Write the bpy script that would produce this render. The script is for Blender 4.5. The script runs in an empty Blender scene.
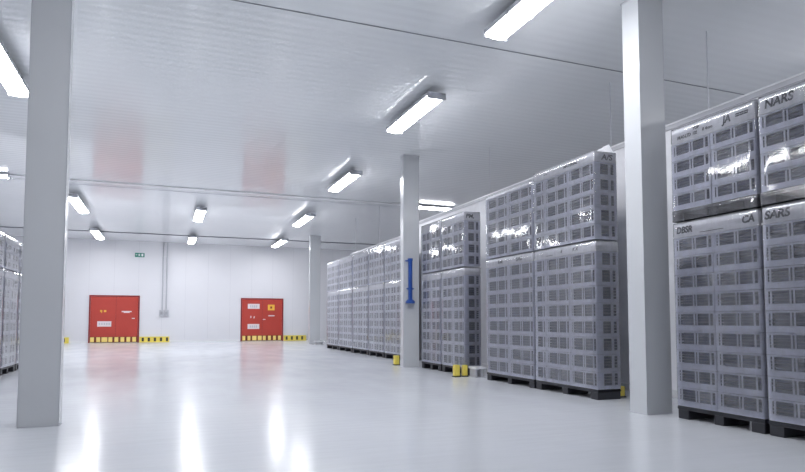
import bpy, bmesh, math, random
from mathutils import Vector, Matrix, noise
random.seed(7)
scn = bpy.context.scene
C = scn.collection
PI = math.pi

# ------------------------------------------------------------------ materials
def mat(name):
    m = bpy.data.materials.new(name); m.use_nodes = True
    nt = m.node_tree; nt.nodes.clear()
    out = nt.nodes.new('ShaderNodeOutputMaterial')
    return m, nt, out

def N(nt, t, **kw):
    n = nt.nodes.new(t)
    for k, v in kw.items():
        if k in n.inputs.keys() if hasattr(n.inputs, 'keys') else False:
            n.inputs[k].default_value = v
        else:
            setattr(n, k, v)
    return n

def coords(nt, scale=(1, 1, 1), kind='Object'):
    tc = nt.nodes.new('ShaderNodeTexCoord'); mp = nt.nodes.new('ShaderNodeMapping')
    mp.inputs['Scale'].default_value = scale
    nt.links.new(tc.outputs[kind], mp.inputs['Vector'])
    return mp.outputs['Vector']

def noisetex(nt, vec, scale, detail=3, rough=.5):
    n = nt.nodes.new('ShaderNodeTexNoise')
    n.inputs['Scale'].default_value = scale; n.inputs['Detail'].default_value = detail
    n.inputs['Roughness'].default_value = rough
    nt.links.new(vec, n.inputs['Vector'])
    return n.outputs['Fac']

def ramp(nt, fac, a, b, ca, cb):
    r = nt.nodes.new('ShaderNodeValToRGB')
    r.color_ramp.elements[0].position = a; r.color_ramp.elements[0].color = (*ca, 1)
    r.color_ramp.elements[1].position = b; r.color_ramp.elements[1].color = (*cb, 1)
    nt.links.new(fac, r.inputs['Fac'])
    return r.outputs['Color']

def paint(name, col, rough=.4, vary=.04, nscale=3., spec=.5, metal=0., bump=0., bscale=20.):
    m, nt, out = mat(name)
    b = nt.nodes.new('ShaderNodeBsdfPrincipled')
    b.inputs['Roughness'].default_value = rough
    b.inputs['Metallic'].default_value = metal
    b.inputs['Specular IOR Level'].default_value = spec
    v = coords(nt)
    f = noisetex(nt, v, nscale, 4)
    lo = tuple(max(0, c * (1 - vary)) for c in col); hi = tuple(min(1, c * (1 + vary)) for c in col)
    nt.links.new(ramp(nt, f, .3, .7, lo, hi), b.inputs['Base Color'])
    if bump:
        bp = nt.nodes.new('ShaderNodeBump'); bp.inputs['Strength'].default_value = bump
        bp.inputs['Distance'].default_value = .01
        nt.links.new(noisetex(nt, v, bscale, 2), bp.inputs['Height'])
        nt.links.new(bp.outputs['Normal'], b.inputs['Normal'])
    nt.links.new(b.outputs['BSDF'], out.inputs['Surface'])
    return m

def floor_mat():
    m, nt, out = mat('epoxy_floor')
    b = nt.nodes.new('ShaderNodeBsdfPrincipled')
    b.inputs['IOR'].default_value = 1.42
    v = coords(nt)
    f = noisetex(nt, v, .35, 5)
    nt.links.new(ramp(nt, f, .3, .75, (.60, .625, .67), (.66, .68, .715)), b.inputs['Base Color'])
    mr = nt.nodes.new('ShaderNodeMapRange')
    mr.inputs['To Min'].default_value = .13; mr.inputs['To Max'].default_value = .24
    nt.links.new(noisetex(nt, coords(nt, (1.2, .5, 1)), 1.3, 4), mr.inputs['Value'])
    nt.links.new(mr.outputs['Result'], b.inputs['Roughness'])
    bp = nt.nodes.new('ShaderNodeBump'); bp.inputs['Strength'].default_value = .5; bp.inputs['Distance'].default_value = .005
    nt.links.new(noisetex(nt, coords(nt, (.7, 3.0, 1)), 2.2, 3), bp.inputs['Height'])
    nt.links.new(bp.outputs['Normal'], b.inputs['Normal'])
    nt.links.new(b.outputs['BSDF'], out.inputs['Surface'])
    return m

def ceiling_mat():
    m, nt, out = mat('ceiling_panels')
    b = nt.nodes.new('ShaderNodeBsdfPrincipled')
    b.inputs['Roughness'].default_value = .09
    b.inputs['IOR'].default_value = 1.7
    v = coords(nt)
    nt.links.new(ramp(nt, noisetex(nt, v, .5, 3), .3, .7, (.80, .825, .845), (.84, .86, .875)), b.inputs['Base Color'])
    # shallow ribs of the steel skin, running across the hall (parallel to X)
    w = nt.nodes.new('ShaderNodeTexWave'); w.wave_type = 'BANDS'; w.bands_direction = 'Y'; w.wave_profile = 'SIN'
    w.inputs['Scale'].default_value = 1.55; w.inputs['Distortion'].default_value = .0
    nt.links.new(v, w.inputs['Vector'])
    n2 = noisetex(nt, coords(nt, (.12, 5.0, 1)), 2.0, 3)
    mx = nt.nodes.new('ShaderNodeMath'); mx.operation = 'MULTIPLY_ADD'
    nt.links.new(n2, mx.inputs[0]); mx.inputs[1].default_value = 1.1
    nt.links.new(w.outputs['Fac'], mx.inputs[2])
    bp = nt.nodes.new('ShaderNodeBump'); bp.inputs['Strength'].default_value = .6; bp.inputs['Distance'].default_value = .0034
    nt.links.new(mx.outputs['Value'], bp.inputs['Height'])
    nt.links.new(bp.outputs['Normal'], b.inputs['Normal'])
    nt.links.new(b.outputs['BSDF'], out.inputs['Surface'])
    return m

def film_mat():
    m, nt, out = mat('stretch_film')
    v = coords(nt)
    streak = noisetex(nt, coords(nt, (6, 6, 1.2)), 2.4, 5, .6)
    fine = noisetex(nt, coords(nt, (3, 3, 16)), 2.0, 3, .6)
    ad = nt.nodes.new('ShaderNodeMath'); ad.operation = 'MULTIPLY'
    nt.links.new(streak, ad.inputs[0]); nt.links.new(fine, ad.inputs[1])
    mr = nt.nodes.new('ShaderNodeMapRange')
    mr.inputs['From Min'].default_value = .12; mr.inputs['From Max'].default_value = .42
    mr.inputs['To Min'].default_value = .0; mr.inputs['To Max'].default_value = .19
    nt.links.new(ad.outputs['Value'], mr.inputs['Value'])
    tr = nt.nodes.new('ShaderNodeBsdfTransparent'); tr.inputs['Color'].default_value = (.97, .975, 1, 1)
    df = nt.nodes.new('ShaderNodeBsdfDiffuse'); df.inputs['Color'].default_value = (.80, .81, .88, 1)
    lw = nt.nodes.new('ShaderNodeLayerWeight'); lw.inputs['Blend'].default_value = .5
    pw = nt.nodes.new('ShaderNodeMath'); pw.operation = 'POWER'; nt.links.new(lw.outputs['Facing'], pw.inputs[0]); pw.inputs[1].default_value = 2.5
    ma = nt.nodes.new('ShaderNodeMath'); ma.operation = 'MULTIPLY_ADD'; ma.use_clamp = True
    nt.links.new(pw.outputs['Value'], ma.inputs[0]); ma.inputs[1].default_value = .36; nt.links.new(mr.outputs['Result'], ma.inputs[2])
    m1 = nt.nodes.new('ShaderNodeMixShader')
    nt.links.new(ma.outputs['Value'], m1.inputs['Fac'])
    nt.links.new(tr.outputs['BSDF'], m1.inputs[1]); nt.links.new(df.outputs['BSDF'], m1.inputs[2])
    gl = nt.nodes.new('ShaderNodeBsdfGlossy'); gl.inputs['Roughness'].default_value = .065
    bp = nt.nodes.new('ShaderNodeBump'); bp.inputs['Strength'].default_value = .35; bp.inputs['Distance'].default_value = .006
    nt.links.new(noisetex(nt, coords(nt, (2.2, 2.2, 1.)), 2.0, 3, .5), bp.inputs['Height'])
    nt.links.new(bp.outputs['Normal'], gl.inputs['Normal'])
    fr = nt.nodes.new('ShaderNodeFresnel'); fr.inputs['IOR'].default_value = 1.7
    m2 = nt.nodes.new('ShaderNodeMixShader')
    nt.links.new(fr.outputs['Fac'], m2.inputs['Fac'])
    nt.links.new(m1.outputs['Shader'], m2.inputs[1]); nt.links.new(gl.outputs['BSDF'], m2.inputs[2])
    nt.links.new(m2.outputs['Shader'], out.inputs['Surface'])
    return m

def emit_mat(name, col, s):
    m, nt, out = mat(name)
    e = nt.nodes.new('ShaderNodeEmission'); e.inputs['Color'].default_value = (*col, 1); e.inputs['Strength'].default_value = s
    nt.links.new(e.outputs['Emission'], out.inputs['Surface'])
    return m

M = dict(
    floor=floor_mat(), ceiling=ceiling_mat(), film=film_mat(),
    wall=paint('wall_panels', (.73, .735, .77), .42, .015, .6),
    column=paint('column_paint', (.60, .62, .645), .22, .01, 1., spec=.6),
    steel=paint('white_steel', (.78, .79, .81), .3, .02),
    grey=paint('grey_steel', (.33, .34, .37), .4, .05),
    midgrey=paint('mid_grey', (.50, .51, .55), .4, .05),
    joint=paint('joint_sealant', (.20, .21, .23), .6, .1),
    red=paint('red_door_paint', (.47, .052, .036), .38, .04, 2.),
    darkred=paint('dark_red_frame', (.26, .018, .02), .4, .05),
    maroon=paint('maroon_stripe', (.17, .035, .015), .5, .05),
    yellow=paint('hazard_yellow', (.86, .70, .12), .45, .06),
    paleyellow=paint('pale_yellow', (.93, .72, .22), .45, .06),
    black=paint('black_plastic', (.018, .019, .026), .45, .2, 8.),
    blackmark=paint('black_mark', (.03, .03, .02), .6, .1),
    ink=paint('printing_ink', (.03, .035, .055), .6, .1),
    card=paint('white_card', (.86, .865, .90), .5, .04, 5.),
    crate=paint('clear_white_plastic', (.76, .78, .90), .35, .08, 9.),
    content=paint('blue_grey_trays', (.02, .03, .10), .35, .25, 14.),
    content2=paint('pale_tray_base', (.13, .145, .25), .4, .15, 14.),
    blue=paint('blue_paint', (.012, .07, .33), .35, .06),
    green=paint('sign_green', (.02, .22, .16), .4, .06),
    plate=paint('pale_sign_plate', (.76, .68, .70), .45, .05, 30.),
    amber=paint('amber_sign', (.86, .50, .06), .45, .06),
    tube=emit_mat('lamp_diffuser', (.96, .965, 1.), 34.),
)

# ------------------------------------------------------------------ mesh helpers
class MB:
    def __init__(s): s.v = []; s.f = []; s.m = []; s.mats = []
    def mi(s, m):
        if m not in s.mats: s.mats.append(m)
        return s.mats.index(m)
    def box(s, x0, x1, y0, y1, z0, z1, m='steel', bev=0.):
        k = s.mi(m)
        if bev <= 0:
            b = len(s.v)
            s.v += [(x0, y0, z0), (x1, y0, z0), (x1, y1, z0), (x0, y1, z0), (x0, y0, z1), (x1, y0, z1), (x1, y1, z1), (x0, y1, z1)]
            for f in ((3, 2, 1, 0), (4, 5, 6, 7), (0, 1, 5, 4), (1, 2, 6, 5), (2, 3, 7, 6), (3, 0, 4, 7)):
                s.f.append([b + i for i in f]); s.m.append(k)
            return s
        bm = bmesh.new()
        r = bmesh.ops.create_cube(bm, size=1)
        for v in bm.verts:
            v.co = Vector(((x0 + x1) / 2 + v.co.x * (x1 - x0), (y0 + y1) / 2 + v.co.y * (y1 - y0), (z0 + z1) / 2 + v.co.z * (z1 - z0)))
        bmesh.ops.bevel(bm, geom=list(bm.edges), offset=bev, segments=2, affect='EDGES', profile=.5)
        s.addbm(bm, k); bm.free()
        return s
    def addbm(s, bm, k):
        b = len(s.v); bm.verts.index_update()
        s.v += [tuple(v.co) for v in bm.verts]
        for f in bm.faces: s.f.append([b + v.index for v in f.verts]); s.m.append(k)
    def cyl(s, p0, p1, r, m='steel', n=16, r2=None):
        k = s.mi(m); p0 = Vector(p0); p1 = Vector(p1); d = p1 - p0
        bm = bmesh.new()
        bmesh.ops.create_cone(bm, cap_ends=True, segments=n, radius1=r, radius2=r if r2 is None else r2, depth=d.length)
        q = d.to_track_quat('Z', 'Y').to_matrix().to_4x4()
        bm.transform(Matrix.Translation((p0 + p1) / 2) @ q)
        s.addbm(bm, k); bm.free(); return s
    def mesh(s, name):
        me = bpy.data.meshes.new(name); me.from_pydata(s.v, [], s.f)
        for m in s.mats: me.materials.append(M[m])
        me.polygons.foreach_set('material_index', s.m)
        me.update(); return me
    def build(s, name, parent=None, loc=(0, 0, 0)):
        return link(name, s.mesh(name), parent, loc)

def link(name, me, parent=None, loc=(0, 0, 0)):
    o = bpy.data.objects.new(name, me); C.objects.link(o); o.location = loc
    if parent is not None: o.parent = parent
    return o
def empty(name, loc, label, cat, group=None, rz=0):
    o = bpy.data.objects.new(name, None); C.objects.link(o); o.location = loc; o.rotation_euler.z = rz
    o.empty_display_size = .1
    return tag(o, label, cat, group)
def tag(o, label=None, cat=None, group=None, kind=None):
    if label: o['label'] = label
    if cat: o['category'] = cat
    if group: o['group'] = group
    if kind: o['kind'] = kind
    return o
def struct(o): o['kind'] = 'structure'; return o

def text(name, s, size, loc, rot, parent, m='ink', xs=1., bold=.0):
    cu = bpy.data.curves.new('t', 'FONT'); cu.body = s; cu.size = size; cu.extrude = .0015; cu.offset = bold
    cu.shear = .15; cu.align_x = 'LEFT'; cu.align_y = 'CENTER'
    tmp = bpy.data.objects.new('t', cu); C.objects.link(tmp)
    bpy.context.view_layer.update()
    me = bpy.data.meshes.new_from_object(tmp)
    bpy.data.objects.remove(tmp)
    me.name = name
    me.materials.clear(); me.materials.append(M[m])
    o = link(name, me, parent, loc); o.rotation_euler = rot; o.scale = (xs, 1, 1)
    return o

# ------------------------------------------------------------------ the hall
H = 5.4
WY = 35.26
XL0, XR0, YB0 = -9.0, 13.0, -6.0
struct(MB().box(XL0, XR0, YB0, WY + .3, -.2, 0, 'floor').build('floor'))
struct(MB().box(XL0, XR0, YB0, WY + .3, H, H + .2, 'ceiling').build('ceiling'))
fw = MB().box(XL0, XR0, WY, WY + .3, 0, H, 'wall')
for i in range(19):
    x = XL0 + .6 + i * 1.18
    fw.box(x - .003, x + .003, WY - .0015, WY, 0, H, 'midgrey')
struct(fw.build('wall_far'))
struct(MB().box(XL0 - .2, XL0, YB0, WY + .3, 0, H, 'wall').build('wall_left'))
struct(MB().box(XR0, XR0 + .2, YB0, WY + .3, 0, H, 'wall').build('wall_right'))
struct(MB().box(XL0 - .2, XR0 + .2, YB0 - .2, YB0, 0, H, 'wall').build('wall_back'))
# cove at the foot of the far wall
bb = MB().box(XL0, -3.64, WY - .03, WY, 0, .1, 'steel')
bb.box(-1.26, 3.98, WY - .03, WY, 0, .1, 'steel').box(6.39, XR0, WY - .03, WY, 0, .1, 'steel')
struct(bb.build('baseboard_far'))
# panel joints across the ceiling
for i, (y, w, d, m) in enumerate([(8.08, .022, .006, 'joint'), (21.1, .05, .008, 'midgrey'), (32.0, .07, .035, 'joint')]):
    struct(MB().box(XL0, XR0, y - w / 2, y + w / 2, H - d, H, m).build('trim_%d' % (i + 1)))
struct(MB().box(XL0, XR0, 20.35, 20.6, H - .03, H, 'steel').build('trim_4'))

# ------------------------------------------------------------------ doors on the far wall
def door(name, x0, x1, zt, split, sill):
    y = WY
    fr = MB()
    t = .06
    fr.box(x0 - t, x0, y - .06, y, 0, zt + t, 'darkred').box(x1, x1 + t, y - .06, y, 0, zt + t, 'darkred').box(x0, x1, y - .06, y, zt, zt + t, 'darkred')
    d = struct(fr.build(name))
    xs = x0 + (x1 - x0) * split
    MB().box(x0 + .01, xs - .008, y - .045, y - .005, .02, zt - .01, 'red').build('door_leaf', d)
    MB().box(xs + .008, x1 - .01, y - .045, y - .005, .02, zt - .01, 'red').build('door_leaf', d)
    MB().box(xs - .008, xs + .008, y - .03, y - .004, .02, zt - .01, 'darkred').build('centre_seam', d)
    return d, xs
def striped(name, parent, x0, x1, z0, z1, base, mark, spans, y):
    b = MB().box(x0, x1, y - .02, y, z0, z1, base)
    for a, c in spans: b.box(a, c, y - .024, y - .019, z0 + .02, z1 - .02, mark)
    return b.build(name, parent)
F = WY - .045
d1, xs1 = door('door_1', -3.58, -1.30, 2.42, .53, 0)
sp = [(-3.55 + i * .285 + (.0 if i != 2 else -.04), -3.55 + i * .285 + .185 + (.05 if i == 2 else 0)) for i in range(8)]
striped('kick_plate', d1, -3.57, -1.31, .02, .31, 'maroon', 'paleyellow', sp, F)['label'] = 'maroon kick plate with a row of pale yellow blocks'
pl = MB().box(-3.24, -2.58, F - .014, F, .84, 1.12, 'plate')
for k in range(5): pl.box(-3.17 + k * .115, -3.10 + k * .115, F - .016, F - .013, .93, 1.03, 'midgrey')
pl.build('sign_plate', d1)
MB().box(-3.12, -3.02, F - .01, F, 1.60, 1.70, 'amber').box(-2.94, -2.83, F - .01, F, 1.60, 1.70, 'amber').box(-3.06, -3.03, F - .01, F, 1.55, 1.62, 'amber').build('warning_mark', d1)
MB().box(-2.10, -1.62, F - .01, F, 1.60, 1.66, 'plate').box(-2.0, -1.72, F - .01, F, 1.56, 1.60, 'plate').build('lettering_strip', d1)
MB().cyl((-1.50, F, 1.27), (-1.50, F - .06, 1.27), .025, 'steel').box(-1.60, -1.46, F - .08, F - .055, 1.255, 1.29, 'steel').build('handle', d1)
d2, xs2 = door('door_2', 4.06, 6.32, 2.36, .5, 0)
d2['label'] = 'red double door at right with two pale plates and one amber sign'
d1['label'] = 'red double door at left with one pale plate low on its left leaf'
sp = [(4.10 + i * .285 + (-.03 if i == 2 else 0), 4.10 + i * .285 + .16 + (.05 if i in (2, 3) else 0)) for i in range(8)]
striped('kick_plate', d2, 4.07, 6.31, .02, .31, 'maroon', 'paleyellow', sp, F)['label'] = 'maroon kick plate with a row of pale yellow blocks'
for z in (1.82, .68):
    pl = MB().box(4.38, 5.03, F - .014, F, z, z + .28, 'plate')
    for k in range(4): pl.box(4.50 + k * .11, 4.57 + k * .11, F - .016, F - .013, z + .07, z + .2, 'midgrey')
    pl.build('sign_plate', d2)
MB().box(5.50, 5.88, F - .014, F, 1.74, 2.06, 'amber').box(5.63, 5.74, F - .017, F - .013, 1.84, 1.96, 'darkred').build('warning_sign', d2)
MB().box(4.53, 4.58, F - .01, F, 1.30, 1.42, 'plate').box(4.70, 4.75, F - .01, F, 1.28, 1.33, 'plate').box(4.72, 4.77, F - .01, F, 1.33, 1.40, 'plate').build('lettering_mark', d2)
MB().box(5.53, 5.88, F - .01, F, 1.40, 1.46, 'plate').build('lettering_strip', d2)
MB().cyl((5.27, F, 1.22), (5.27, F - .06, 1.22), .025, 'steel').box(5.22, 5.36, F - .08, F - .055, 1.205, 1.24, 'steel').build('handle', d2)

# striped guard boards along the wall foot
def board(x0, x1, n, label, off=.12, step=.30, w=.11):
    b = MB().box(x0, x1, WY - .09, WY - .03, 0, .30, 'yellow', .008)
    for i in range(n):
        a = x0 + off + i * step
        b.box(a, a + w, WY - .094, WY - .088, .05, .25, 'blackmark')
    tag(b.build('guard_board'), label, 'guard board', None)
board(-1.22, .27, 5, 'low yellow and black guard board right of the left red door')
board(6.41, 7.72, 4, 'low yellow and black guard board right of the right red door')
board(-4.95, -4.52, 1, 'short yellow guard board with one black block beside the front left column', .11, .3, .15)

# exit sign
ex = MB().box(-1.53, -1.06, WY - .05, WY, 4.54, 4.76, 'green', .006).build('exit_sign')
tag(ex, 'small green emergency exit sign high on the far wall', 'exit sign')
ye, yf = WY - .054, WY - .05
MB().box(-1.21, -1.12, ye, yf, 4.58, 4.72, 'steel').build('doorway_symbol', ex)
def poly(name, pts, parent):
    me = bpy.data.meshes.new(name); n = len(pts)
    me.from_pydata([(x, ye, z) for x, z in pts] + [(x, yf, z) for x, z in pts], [], [list(range(n)), list(range(2 * n - 1, n - 1, -1))] + [[i, i + n, (i + 1) % n + n, (i + 1) % n] for i in range(n)])
    me.materials.append(M['steel']); return link(name, me, parent)
poly('running_figure', [(-1.33, 4.72), (-1.34, 4.69), (-1.38, 4.66), (-1.37, 4.645), (-1.335, 4.665), (-1.34, 4.63), (-1.37, 4.59), (-1.35, 4.58), (-1.31, 4.615), (-1.285, 4.58), (-1.265, 4.585), (-1.29, 4.635), (-1.295, 4.66), (-1.26, 4.65), (-1.255, 4.665), (-1.30, 4.69), (-1.30, 4.72)], ex)
poly('arrow_symbol', [(-1.50, 4.655), (-1.46, 4.69), (-1.46, 4.665), (-1.40, 4.665), (-1.40, 4.645), (-1.46, 4.645), (-1.46, 4.62)], ex)

# conduits with switch boxes
cd = empty('conduit_drop', (-.02, WY, 1.4), 'pair of grey conduits dropping down the far wall to switch boxes', 'conduit')
for x in (-.10, .10):
    MB().cyl((x, -.05, .3), (x, -.05, H - 1.4), .03, 'midgrey', 12).build('conduit', cd)
for x in (-.13, .12):
    b = MB().box(x - .11, x + .11, -.12, 0, 0, .32, 'midgrey', .012).box(x - .06, x + .06, -.135, -.118, .07, .24, 'grey', .004).build('switch_box', cd)
for z in (1.2, 2.2, 3.2):
    MB().box(-.16, .16, -.022, 0, z, z + .03, 'steel').build('clip', cd)

# ------------------------------------------------------------------ columns
def column(x0, x1, y0, y1, label):
    c = empty('column', (0, 0, 0), label, 'column'); c.location = ((x0 + x1) / 2, (y0 + y1) / 2, 0)
    hx, hy = (x1 - x0) / 2, (y1 - y0) / 2
    MB().box(-hx, hx, -hy, hy, 0, H, 'column', .006).build('column_shaft', c)
    s = MB()
    for a in (-1, 1): s.box(a * hx - .004 if a > 0 else -hx - .003, hx + .003 if a > 0 else -hx + .004, -hy - .003, -hy + .002, .02, H - .02, 'midgrey')
    s.build('edge_seam', c)
    MB().box(-hx - .012, hx + .012, -hy - .012, hy + .012, H - .02, H, 'midgrey').build('top_collar', c)
    MB().box(-hx - .006, hx + .006, -hy - .006, hy + .006, 0, .012, 'midgrey').build('floor_seal', c)
    return c
column(5.61, 6.01, 6.0, 6.30, 'tall white steel column in front of the nearest wrapped loads at right')
colb = column(5.60, 6.02, 14.25, 14.48, 'white steel column with the blue pipe on it, midway along the right row')
column(6.70, 7.22, 29.75, 30.0, 'slender white column furthest away, close to the far wall')
column(-1.475, -1.075, 7.78, 8.0, 'tall grey column at front left, standing alone on the open floor')

# blue pipe on the middle column
bp = empty('blue_pipe', (5.75, 14.2, 1.6), 'blue upright pipe with flanged foot fixed on the middle column', 'pipe')
MB().cyl((0, -.03, .06), (0, -.03, 1.08), .052, 'blue').build('pipe', bp)
MB().cyl((0, -.03, 0), (0, -.03, .05), .12, 'blue', 20).cyl((0, -.03, .05), (0, -.03, .10), .12, 'blue', 20, .06).build('flange', bp)
MB().cyl((0, -.03, .34), (0, -.03, .39), .07, 'blue').box(-.10, .10, -.045, -.015, .352, .38, 'blue').build('clamp', bp)
MB().cyl((0, -.03, 1.06), (0, -.03, 1.13), .065, 'blue').box(-.13, 0, -.05, -.01, 1.05, 1.085, 'blue').build('top_bracket', bp)
for z in (.2, .9): MB().box(-.03, .03, -.03, .05, z, z + .04, 'grey').build('wall_mount', bp)

# ------------------------------------------------------------------ partitions behind the rows, hung on rods
def partition(x, y0, y1, side, zt, rods, label):
    p = empty('partition', (x, (y0 + y1) / 2, 0), label, 'partition'); L = (y1 - y0) / 2
    MB().box(-.03, .03, -L, L, .12, zt - .08, 'card').build('wall_panel', p)
    MB().box(-.05, .05, -L, L, zt - .09, zt - .02, 'midgrey').box(-.06, .06, -L, L, zt - .02, zt, 'steel').build('top_rail', p)
    MB().box(-.07, .07, -L, L, 0, .12, 'steel', .01).build('kerb', p)
    MB().box(-.08, .08, L, L + .12, 0, zt + .02, 'midgrey').build('end_post', p)
    for y in rods:
        MB().cyl((0, y - (y0 + y1) / 2, zt), (0, y - (y0 + y1) / 2, H), .008, 'midgrey', 8).build('hanger_rod', p)
    return p
partition(7.3, 1.5, 18.2, 1, 4.22, (6.46, 8.53, 12.83), 'taller white partition with a steel top rail behind the nearer right loads')
partition(7.3, 18.4, 24.3, 1, 3.97, (21.0, 24.0), 'lower white partition with a steel top rail behind the furthest right loads')
partition(-6.2, 6, 24.9, -1, 4.25, (9.5, 13.2, 18.5), 'white partition with a steel top rail behind the left wrapped loads')

# ------------------------------------------------------------------ ceiling lights
def light_mesh(L, W=.36):
    # along Y, top of hanger at z=0 (ceiling), diffuser hangs below
    parts = {}
    h = L / 2
    parts['housing'] = MB().box(-W / 2, W / 2, -h, h, -.18, -.115, 'midgrey', .012).mesh('housing')
    bm = MB(); k = bm.mi('tube'); n = 8
    ring = []
    for yy in (-h + .03, h - .03):
        r = []
        for i in range(n + 1):
            a = PI * i / n
            bm.v.append(((W / 2 - .012) * math.cos(a), yy, -.180 - .058 * math.sin(a))); r.append(len(bm.v) - 1)
        ring.append(r)
    for i in range(n):
        bm.f.append([ring[0][i], ring[1][i], ring[1][i + 1], ring[0][i + 1]]); bm.m.append(k)
    bm.f.append(ring[0][::1]); bm.m.append(k); bm.f.append(ring[1][::-1]); bm.m.append(k)
    bm.f.append([ring[0][0], ring[0][n], ring[1][n], ring[1][0]]); bm.m.append(k)
    parts['diffuser'] = bm.mesh('diffuser')
    parts['end_cap'] = MB().box(-W / 2 - .006, W / 2 + .006, -.035, .0, -.238, -.11, 'midgrey', .015).mesh('end_cap')
    parts['hanger'] = MB().box(-.012, .012, -.03, .03, -.115, 0, 'grey').box(-.05, .05, -.035, .035, -.008, 0, 'grey').mesh('hanger')
    parts['clip'] = MB().box(0, .012, -.03, .03, -.2, -.13, 'grey').mesh('clip')
    return parts
def ceiling_light(x, y0, y1, label, rz=0, group='tube lights under the ceiling', flush=False):
    L = y1 - y0
    p = light_mesh(L)
    e = empty('ceiling_light', (x, (y0 + y1) / 2, H + (.113 if flush else 0)), label, 'ceiling light', group, rz)
    link('housing', p['housing'], e); link('diffuser', p['diffuser'], e)
    link('end_cap', p['end_cap'], e, (0, -L / 2 + .035, 0)); link('end_cap', p['end_cap'], e, (0, L / 2, 0))
    for s in (-1, 1):
        if not flush: link('hanger', p['hanger'], e, (0, s * L * .32, 0))
        link('clip', p['clip'], e, (-.192, s * L * .2, 0)); link('clip', p['clip'], e, (.18, s * L * .2, 0))
    return e
LD = [
 (4.31, 5.2, 7.40, 'nearest tube light of the right row, cut by the top of the picture'),
 (4.50, 9.8, 12.0, 'tube light second nearest in the right row, in front of the middle column'),
 (4.83, 15.85, 18.25, 'third tube light of the right row, left above the middle column'),
 (5.18, 22.9, 25.7, 'fourth tube light of the right row, beside the top of the furthest column'),
 (5.58, 30.5, 33.6, 'tube light of the right row nearest the far wall, above the right red door'),
 (-2.5, 9.9, 12.45, 'tube light at the left edge, partly behind the front left column'),
 (-2.90, 22.15, 25.4, 'left row tube light just right of the front left column'),
 (-3.04, 30.2, 33.4, 'left row tube light nearest the far wall, above the left red door'),
 (1.18, 23.1, 25.9, 'nearer tube light of the middle row, above the conduits'),
 (1.23, 31.0, 33.6, 'middle row tube light nearest the far wall')]
for x, a, b, l in LD: ceiling_light(x, a, b, l)
for x, a, l in [(1.15, -1.6, 'fill tube light added out of view behind the viewer'), (1.15, 4.9, 'tube light of the middle row, just above the top of the picture'), (-2.78, 16.2, 'tube light of the left row hidden behind the front left column'),  # the one behind the viewer is added to brighten the near ceiling
                (10.1, 1.5, 'unseen fill tube light added beyond the right partition, nearest'), (10.1, 4.4, 'unseen fill tube light added beyond the right partition, second'),  # both added out of view, to even out the light at right

                (-7.2, 4.0, 'unseen fill tube light added at far left, nearest'), (-7.2, 12.0, 'unseen fill tube light added at far left, second'), (-7.2, 26.0, 'unseen fill tube light added at far left, furthest')]:  # added lamps out of view that brighten the left side
    ceiling_light(x, a, a + 2.2, l)
ceiling_light(9.3, 20.45 - .75, 20.45 + .75, 'crosswise tube light beyond the right partition', PI / 2, flush=True)
ceiling_light(-5.0, 20.35 - .75, 20.35 + .75, 'crosswise tube light beyond the front left column at the left edge', PI / 2, flush=True)

# ------------------------------------------------------------------ crates
CR = {}
def crate_mesh(D, L, h, s, kind, var):
    """crate lying along +Y from 0..L, depth 0..D away from the aisle (x), s=+1 aisle on -x side."""
    key = (D, L, h, s, kind, var)
    if key in CR: return CR[key]
    rnd = random.Random(int(L * 1000) * 31 + int(h * 1000) * 7 + var)
    t = .008
    b = MB()
    g = .004
    z0, z1 = .003, h - .003
    zw0, zw1 = (.22 if h > .23 else .31) * h, .91 * h
    def X(a, c): # mirror for the side
        return (a, c) if s > 0 else (D - c, D - a)
    # bottom and back and rim
    def bx(xa, xb, *r, **k):
        xa, xb = X(xa, xb); b.box(xa, xb, *r, **k)
    bx(t, D - t, g, L - g, z0, z0 + .01, m='crate')
    bx(D - t, D - .001, g, L - g, z0, z1, m='crate')
    # aisle face; near end is y=0 (appears at the right for the right-hand row)
    if kind == 'long': holes = [(.04, .115), (.15, .43), (.46, .50), (.53, .87), (.905, .94)]
    else: holes = [(.10, .22), (.32, .80)]
    def face(axis, a0, a1, hl):
        A = a1 - a0
        def seg(u0, u1, za, zb, dep=t):
            if axis == 'x': bx(0.001, dep, a0 + u0 * A, a0 + u1 * A, za, zb, m='crate')
            else:
                xa, xb = X(a0 + u0 * A, a0 + u1 * A)
                b.box(xa, xb, .002, dep, za, zb, 'crate')
        seg(0, 1, z0, zw0); seg(0, 1, zw1, z1)
        seg(0, 1, z1 - .012, z1, t + .004); seg(0, 1, zw0 - .012, zw0 - .004, t + .003)
        p = 0
        for u0, u1 in hl:
            seg(p, u0, zw0, zw1); p = u1
        seg(p, 1, zw0, zw1)
    face('x', g, L - g, holes)
    face('y', t, D - t, [(.28, .64), (.76, .90)])
    b.box(0.002 if s > 0 else .002, D - .002, L - t, L - .002, z0, z1, 'crate')
    me = b.mesh('crate')
    # nested trays
    c = MB()
    n = 4; gap = (zw1 - zw0) / n
    c.box(.06, D - .06, .06, L - .06, z0 + .012, zw1 + .005, 'content2')
    for i in range(n):
        zc = zw0 + gap * (i + .5)
        th = gap * rnd.uniform(.30, .42)
        o1 = rnd.uniform(-.25, .25) * gap
        j = rnd.uniform(-.006, .006)
        k = c.mi('content')
        bse = len(c.v)
        xa, xb, ya, yb = .022 + j, D - .022 + j, .022, L - .022
        for zz in (-th, th):
            c.v += [(xa, ya, zc + zz - o1), (xb, ya, zc + zz), (xb, yb, zc + zz + o1), (xa, yb, zc + zz + o1 * .6)]
        for f in ((3, 2, 1, 0), (4, 5, 6, 7), (0, 1, 5, 4), (1, 2, 6, 5), (2, 3, 7, 6), (3, 0, 4, 7)):
            c.f.append([bse + q for q in f]); c.m.append(k)
    CR[key] = (me, c.mesh('nested_trays'))
    return CR[key]

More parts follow.
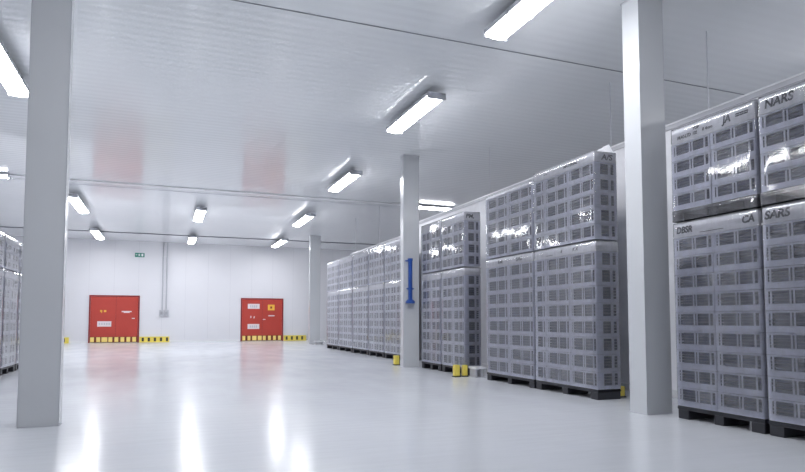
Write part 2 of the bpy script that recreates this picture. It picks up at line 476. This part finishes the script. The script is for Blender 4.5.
def film_mesh(x0, x1, y0, y1, z0, z1, seed, amp=.004, r=.045):
    pts = []
    # perimeter, counter-clockwise seen from above
    cs = [((x1 - r, y0 + r), -90), ((x1 - r, y1 - r), 0), ((x0 + r, y1 - r), 90), ((x0 + r, y0 + r), 180)]
    for k, ((cx, cy), a0) in enumerate(cs):
        for i in range(5):
            a = math.radians(a0 + 90 * i / 4); pts.append((cx + r * math.cos(a), cy + r * math.sin(a)))
        nx = cs[(k + 1) % 4]
        e0 = pts[-1]; aa = math.radians(nx[1]); e1 = (nx[0][0] + r * math.cos(aa), nx[0][1] + r * math.sin(aa))
        d = math.hypot(e1[0] - e0[0], e1[1] - e0[1]); n = max(2, int(d / .06))
        for i in range(1, n): pts.append((e0[0] + (e1[0] - e0[0]) * i / n, e0[1] + (e1[1] - e0[1]) * i / n))
    nz = max(4, int((z1 - z0) / .07)); P = len(pts); v = []; f = []
    mx, my = (x0 + x1) / 2, (y0 + y1) / 2
    for j in range(nz + 1):
        z = z0 + (z1 - z0) * j / nz
        for (x, y) in pts:
            q = noise.noise(Vector((x * 3 + seed, y * 3, z * 1.3))) + .5 * noise.noise(Vector((x * 9, y * 9 + seed, z * 4)))
            k = abs(q) * amp
            inx = 1 if x > mx else -1
            v.append((x + inx * k, y + (1 if y > my else -1) * k, z))
    for j in range(nz):
        for i in range(P):
            a = j * P + i; b = j * P + (i + 1) % P
            f.append((a, b, b + P, a + P))
    f.append(tuple(nz * P + i for i in range(P)))
    me = bpy.data.meshes.new('film'); me.from_pydata(v, [], f); me.materials.append(M['film'])
    for p in me.polygons: p.use_smooth = True
    me.polygons[-1].use_smooth = False
    me.update(); return me

PALLET = {}
def pallet(x, y, L, D, hgt, label, group=None, z=0, sleeve=False):
    key = (L, D, hgt)
    if key not in PALLET:
        d = MB().box(0, D, 0, L, hgt - .045, hgt, 'black', .006)
        for i in range(1): d.box(-.004, D + .004, .0, L, hgt - .03, hgt - .012, 'black')
        blk = MB().box(0, D, -.5 * .16, .5 * .16, 0, hgt - .045, 'black', .008)
        blk2 = MB().box(0.01, D - .01, -.5 * .13, .5 * .13, 0, hgt - .045, 'black', .008)
        PALLET[key] = (d.mesh('deck'), blk.mesh('block'), blk2.mesh('block'))
    d, b1, b2 = PALLET[key]
    e = empty('plastic_pallet', (x, y, z), label, 'pallet', group)
    link('deck', d, e)
    if sleeve: link('stretch_film', film_mesh(-.012, D + .012, -.012, L + .012, .003, hgt - .002, x + y, r=.03), e)
    link('block', b1, e, (0, .085, 0)); link('block', b2, e, (0, L / 2, 0)); link('block', b1, e, (0, L - .085, 0))
    return e

def load(x, y, z, cols, D, tiers, h, cap, label, side=1, texts=(), near=(), group=None, ztext=None, flap=False, seed=0, capm='card', fz=.005):
    """x = corner at low x, y = near end; cols = list of (length, kind) from near to far"""
    e = empty('wrapped_crate_load', (x, y, z), label, 'wrapped load', group)
    L = sum(c[0] for c in cols)
    for t in range(tiers):
        yy = 0
        for ci, (cl, kind) in enumerate(cols):
            me, cm = crate_mesh(D, round(cl - .006, 3), h, side, kind, (t * 3 + ci * 2 + seed) % 4)
            j = random.uniform(-.004, .004)
            c = link('crate', me, e, (j, yy + .003, t * h))
            link('nested_trays', cm, c)
            yy += cl
    zc = tiers * h
    MB().box(.004, D - .004, .006, L - .006, zc, zc + cap, capm, .008).box(-.006, D + .006, -.004, L + .004, zc + .002, zc + .02, 'card').build('cap_tray', e)
    film = link('stretch_film', film_mesh(-.012, D + .012, -.012, L + .012, fz, zc + cap + .008, seed * 3.7 + x + y), e)
    for (s, size, yfar, dz, xs) in texts:      # aisle face; yfar = distance of the text's left edge from near end
        text('printed_lettering', s, size, (-.002 if side > 0 else D + .002, yfar, zc + cap / 2 + dz), (PI / 2, 0, -PI / 2 if side > 0 else PI / 2), e, xs=xs, bold=.003 if size > .08 else .001)
    for (s, size, xx, dz, xs) in near:
        text('printed_lettering', s, size, (xx, .002, zc + cap / 2 + dz), (PI / 2, 0, 0), e, xs=xs, bold=.003)
    return e

D0 = .42
# --- A: nearest group
XA = 5.80
for i, (yn, lab) in enumerate([(4.55, 'left'), (3.36, 'right')]):
    L = 1.15
    side_t = ['left', 'right'][i]
    pallet(XA, yn, L, D0, .15, ['black plastic pallet on the floor just right of the nearest column', 'black plastic pallet on the floor cut by the right edge of the picture'][i])
    tl = [("JA", .12, .40, 0, .9), ("===", .10, .24, .0, .9), ("0 4mm", .05, .68, -.02, 1.), ("TOP", .05, .82, .03, 1.), ("FRAG-LTD  102", .055, 1.05, -.03, .8)] if i == 0 else \
         [("NARS", .125, 1.08, 0, 1.0), ("MATERIALS", .07, .62, 0, .8)]
    tm = [("DBSR", .11, 1.10, 0, .9), ("------------", .06, .76, -.05, 1.4), ("CA", .11, .20, 0, 1.)] if i == 0 else [("SARS", .12, 1.12, 0, 1.05), ("MATERIALS", .06, .66, .02, .8)]
    load(XA, yn, .15, [(L / 2, 'long')] * 2, D0, 9, .2245, .175,
         ['bottom wrapped load of nine crate tiers just right of the nearest column', 'bottom wrapped load of crates cut by the right edge of the picture'][i], texts=tm, seed=i)
    pallet(XA, yn, L, D0, .135, ['film-covered black pallet under the upper load right of the nearest column', 'black pallet under the upper load at the right edge of the picture'][i], z=2.372, sleeve=True)
    load(XA, yn, 2.508, [(L / 2, 'long')] * 2, D0, 4, .204, .19,
         ['upper wrapped load of four crate tiers just right of the nearest column', 'upper wrapped load at the right edge, large dark lettering on its top'][i], texts=tl, seed=i + 3)
# --- B: the pair left of the nearest column
XB = 5.97
for i, (yn, cols) in enumerate([(7.36, [(.645, 'long'), (.645, 'long'), (.32, 'short')]), (9.015, [(.83, 'long'), (.83, 'long')])]):
    L = sum(c[0] for c in cols)
    pallet(XB, yn, L, D0, .15, ['black pallet on the floor just left of the nearest column', 'black pallet on the floor, second one left of the nearest column'][i])
    load(XB, yn, .15, cols, D0, 8, .2575, .15, ['bottom wrapped load just left of the nearest column, its end face showing', 'bottom wrapped load second left of the nearest column'][i],
         texts=[("K X", .08, .55, 0, 1), ("8", .07, .86, 0, 1), ("-------", .06, 1.25, -.03, 1.3)] if i == 0 else [("SARS", .09, .55, 0, 1), ("RAR", .09, 1.2, 0, 1)], seed=i + 5)
    load(XB, yn, 2.388, cols, D0, 5, .236, .15 if i == 0 else .06, ['upper wrapped load just left of the nearest column, dark letters on its end face', 'upper wrapped load second left of the nearest column'][i],
         texts=[("MATERIAL", .06, .75, 0, 1.3), ("-----", .06, 1.3, 0, 1)] if i == 0 else [], near=[("A/S", .12, .14, .0, 1.2)] if i == 0 else [], seed=i + 8)
# crumpled spare film on top of the near B load
fl = MB(); n = 7
def flap_mesh():
    v = []; f = []
    for i in range(8):
        for j in range(4):
            u = i / 7; w = j / 3
            z = .02 + u * .17 * (1 - .5 * abs(w - .5)) + .02 * noise.noise(Vector((i * 1.3, j * 2.1, 0)))
            v.append((6.12 + u * .26, 7.42 + w * .25, 3.73 + z * (1 if 0 < j < 3 else .25)))
    for i in range(7):
        for j in range(3):
            a = i * 4 + j; f.append((a, a + 1, a + 5, a + 4))
    b = len(v)
    v += [(p[0], p[1], 3.725) for p in v]
    for i in range(7):
        a = i * 4; f.append((a, a + 4, a + 4 + b, a + b)); a += 3; f.append((a, a + 4, a + 4 + b, a + b))
    f.append((28, 29, 30, 31, 31 + b, 30 + b, 29 + b, 28 + b)); f.append((0, 1, 2, 3, 3 + b, 2 + b, 1 + b, b))
    me = bpy.data.meshes.new('film_bundle'); me.from_pydata(v, [], f); me.materials.append(M['card']); me.update(); return me
tag(link('film_bundle', flap_mesh()), 'crumpled white film bundle on top of the load just left of the nearest column', 'packaging film')
# --- C
for i, yn in enumerate([11.64, 12.83]):
    L = 1.13
    pallet(5.97, yn, L, .40, .16, ['black pallet right of the middle column, with yellow posts before it', 'black pallet immediately right of the middle column'][i])
    load(5.97, yn, .16, [(L / 2, 'long')] * 2, .40, 8, .249, .15, ['bottom wrapped load right of the middle column, its end face showing', 'bottom wrapped load immediately right of the middle column'][i], seed=i + 11)
    load(5.97, yn, 2.335, [(L / 2, 'long')] * 2, .40, 4, .25, .18, ['upper wrapped load right of the middle column, dark letters on its end face', 'upper wrapped load immediately right of the middle column'][i],
         near=[("PM,", .12, .05, 0, 1.1)] if i == 0 else [], seed=i + 14)
# --- D: the far group left of the middle column
ys = [16.4, 17.97, 19.56, 21.44, 23.32]; Ls = [1.5, 1.52, 1.80, 1.80, 1.82]
pos = ['next to the middle column', 'second left of the middle column', 'third left of the middle column', 'fourth left of the middle column', 'furthest away, nearest the far wall']
for i, (yn, L) in enumerate(zip(ys, Ls)):
    pallet(6.4, yn, L, D0, .17, 'black pallet of the right row, ' + pos[i])
    load(6.4, yn, .17, [(L / 3, 'long')] * 3, D0, 8, .253, .15, 'bottom wrapped load of the far right group, ' + pos[i], seed=i + 17)
    load(6.4, yn, 2.36, [(L / 3, 'long')] * 3, D0, 4, .259, .18, 'upper wrapped load of the far right group, ' + pos[i], seed=i + 24)
# --- left row
pos = ['nearest one', 'middle one', 'furthest one']
for i, yn in enumerate([13.7, 15.12, 16.54]):
    L = 1.36
    pallet(-3.2 - D0, yn, L, D0, .16, 'black pallet of the left row at the left edge, ' + pos[i])
    load(-3.2 - D0, yn, .16, [(L / 2, 'long')] * 2, D0, 8, .243, .15, 'bottom wrapped load of the left row, ' + pos[i], side=-1, seed=i + 30)
    load(-3.2 - D0, yn, 2.285, [(L / 2, 'long')] * 2, D0, 3, .19, .14, 'upper wrapped load of the left row, ' + pos[i], side=-1, seed=i + 35)

# ------------------------------------------------------------------ small guards on the floor
def guard(x, y, w, h, label, g='yellow guard posts by the right row'):
    e = empty('guard_post', (x, y, 0), label, 'guard post', g)
    MB().box(-w / 2, w / 2, -w / 2, w / 2, .02, h, 'yellow', .012).build('post', e)
    MB().box(-w / 2 - .012, w / 2 + .012, -w / 2 - .012, w / 2 + .012, 0, .02, 'blackmark').build('foot_plate', e)
    MB().box(w / 2, w / 2 + .012, -w / 2 + .01, w / 2 - .01, .02, h - .01, 'blackmark').build('rubber_strip', e)
guard(5.68, 11.45, .115, .25, 'left one of the two short yellow guard posts right of the middle column')
guard(5.87, 11.45, .10, .24, 'right one of the two short yellow guard posts right of the middle column')
guard(5.70, 15.02, .13, .25, 'short yellow guard post at the left foot of the middle column')
guard(6.52, 7.55, .12, .17, 'small yellow guard post half hidden behind the nearest column')
def bracket(x, y, w, d, h, label):
    e = empty('floor_bracket', (x, y, 0), label, 'floor bracket')
    MB().box(-w / 2, w / 2, -d / 2, d / 2, h - .04, h, 'steel', .006).build('top_plate', e)
    MB().box(-w / 2 + .02, -w / 2 + .06, -d / 2 + .02, d / 2 - .02, .012, h - .04, 'midgrey').build('leg', e)
    MB().box(w / 2 - .12, w / 2 - .06, -d / 2 + .02, d / 2 - .02, .012, h - .04, 'midgrey').build('leg', e)
    MB().box(-w / 2, w / 2, -d / 2, d / 2, 0, .012, 'midgrey').build('base_plate', e)
bracket(6.08, 11.28, .26, .3, .21, 'low grey steel bracket on the floor between the two middle groups of loads')
bracket(7.05, 29.2, .45, .4, .17, 'low grey bracket on the floor before the furthest column')

# ------------------------------------------------------------------ camera
cam = bpy.data.cameras.new('camera'); co = bpy.data.objects.new('camera', cam); C.objects.link(co)
f = 608.16
cam.sensor_width = 36; cam.sensor_fit = 'HORIZONTAL'; cam.lens = f / 805 * 36
cam.shift_y = (285.22 - 236) / 805
yaw, pitch = .3727, .0574
d = Vector((math.sin(yaw) * math.cos(pitch), math.cos(yaw) * math.cos(pitch), math.sin(pitch)))
co.location = (0, 0, .2179 * 5.4)
co.rotation_euler = d.to_track_quat('-Z', 'Y').to_euler()
cam.clip_start = .05; cam.clip_end = 200
scn.camera = co

w = bpy.data.worlds.new('world'); scn.world = w; w.use_nodes = True
w.node_tree.nodes['Background'].inputs['Color'].default_value = (.6, .65, .75, 1)
w.node_tree.nodes['Background'].inputs['Strength'].default_value = .05
scn.view_settings.view_transform = 'Standard'; scn.view_settings.look = 'None'
scn.view_settings.gamma = 1; scn.view_settings.use_curve_mapping = False
scn.view_settings.exposure = 0.15
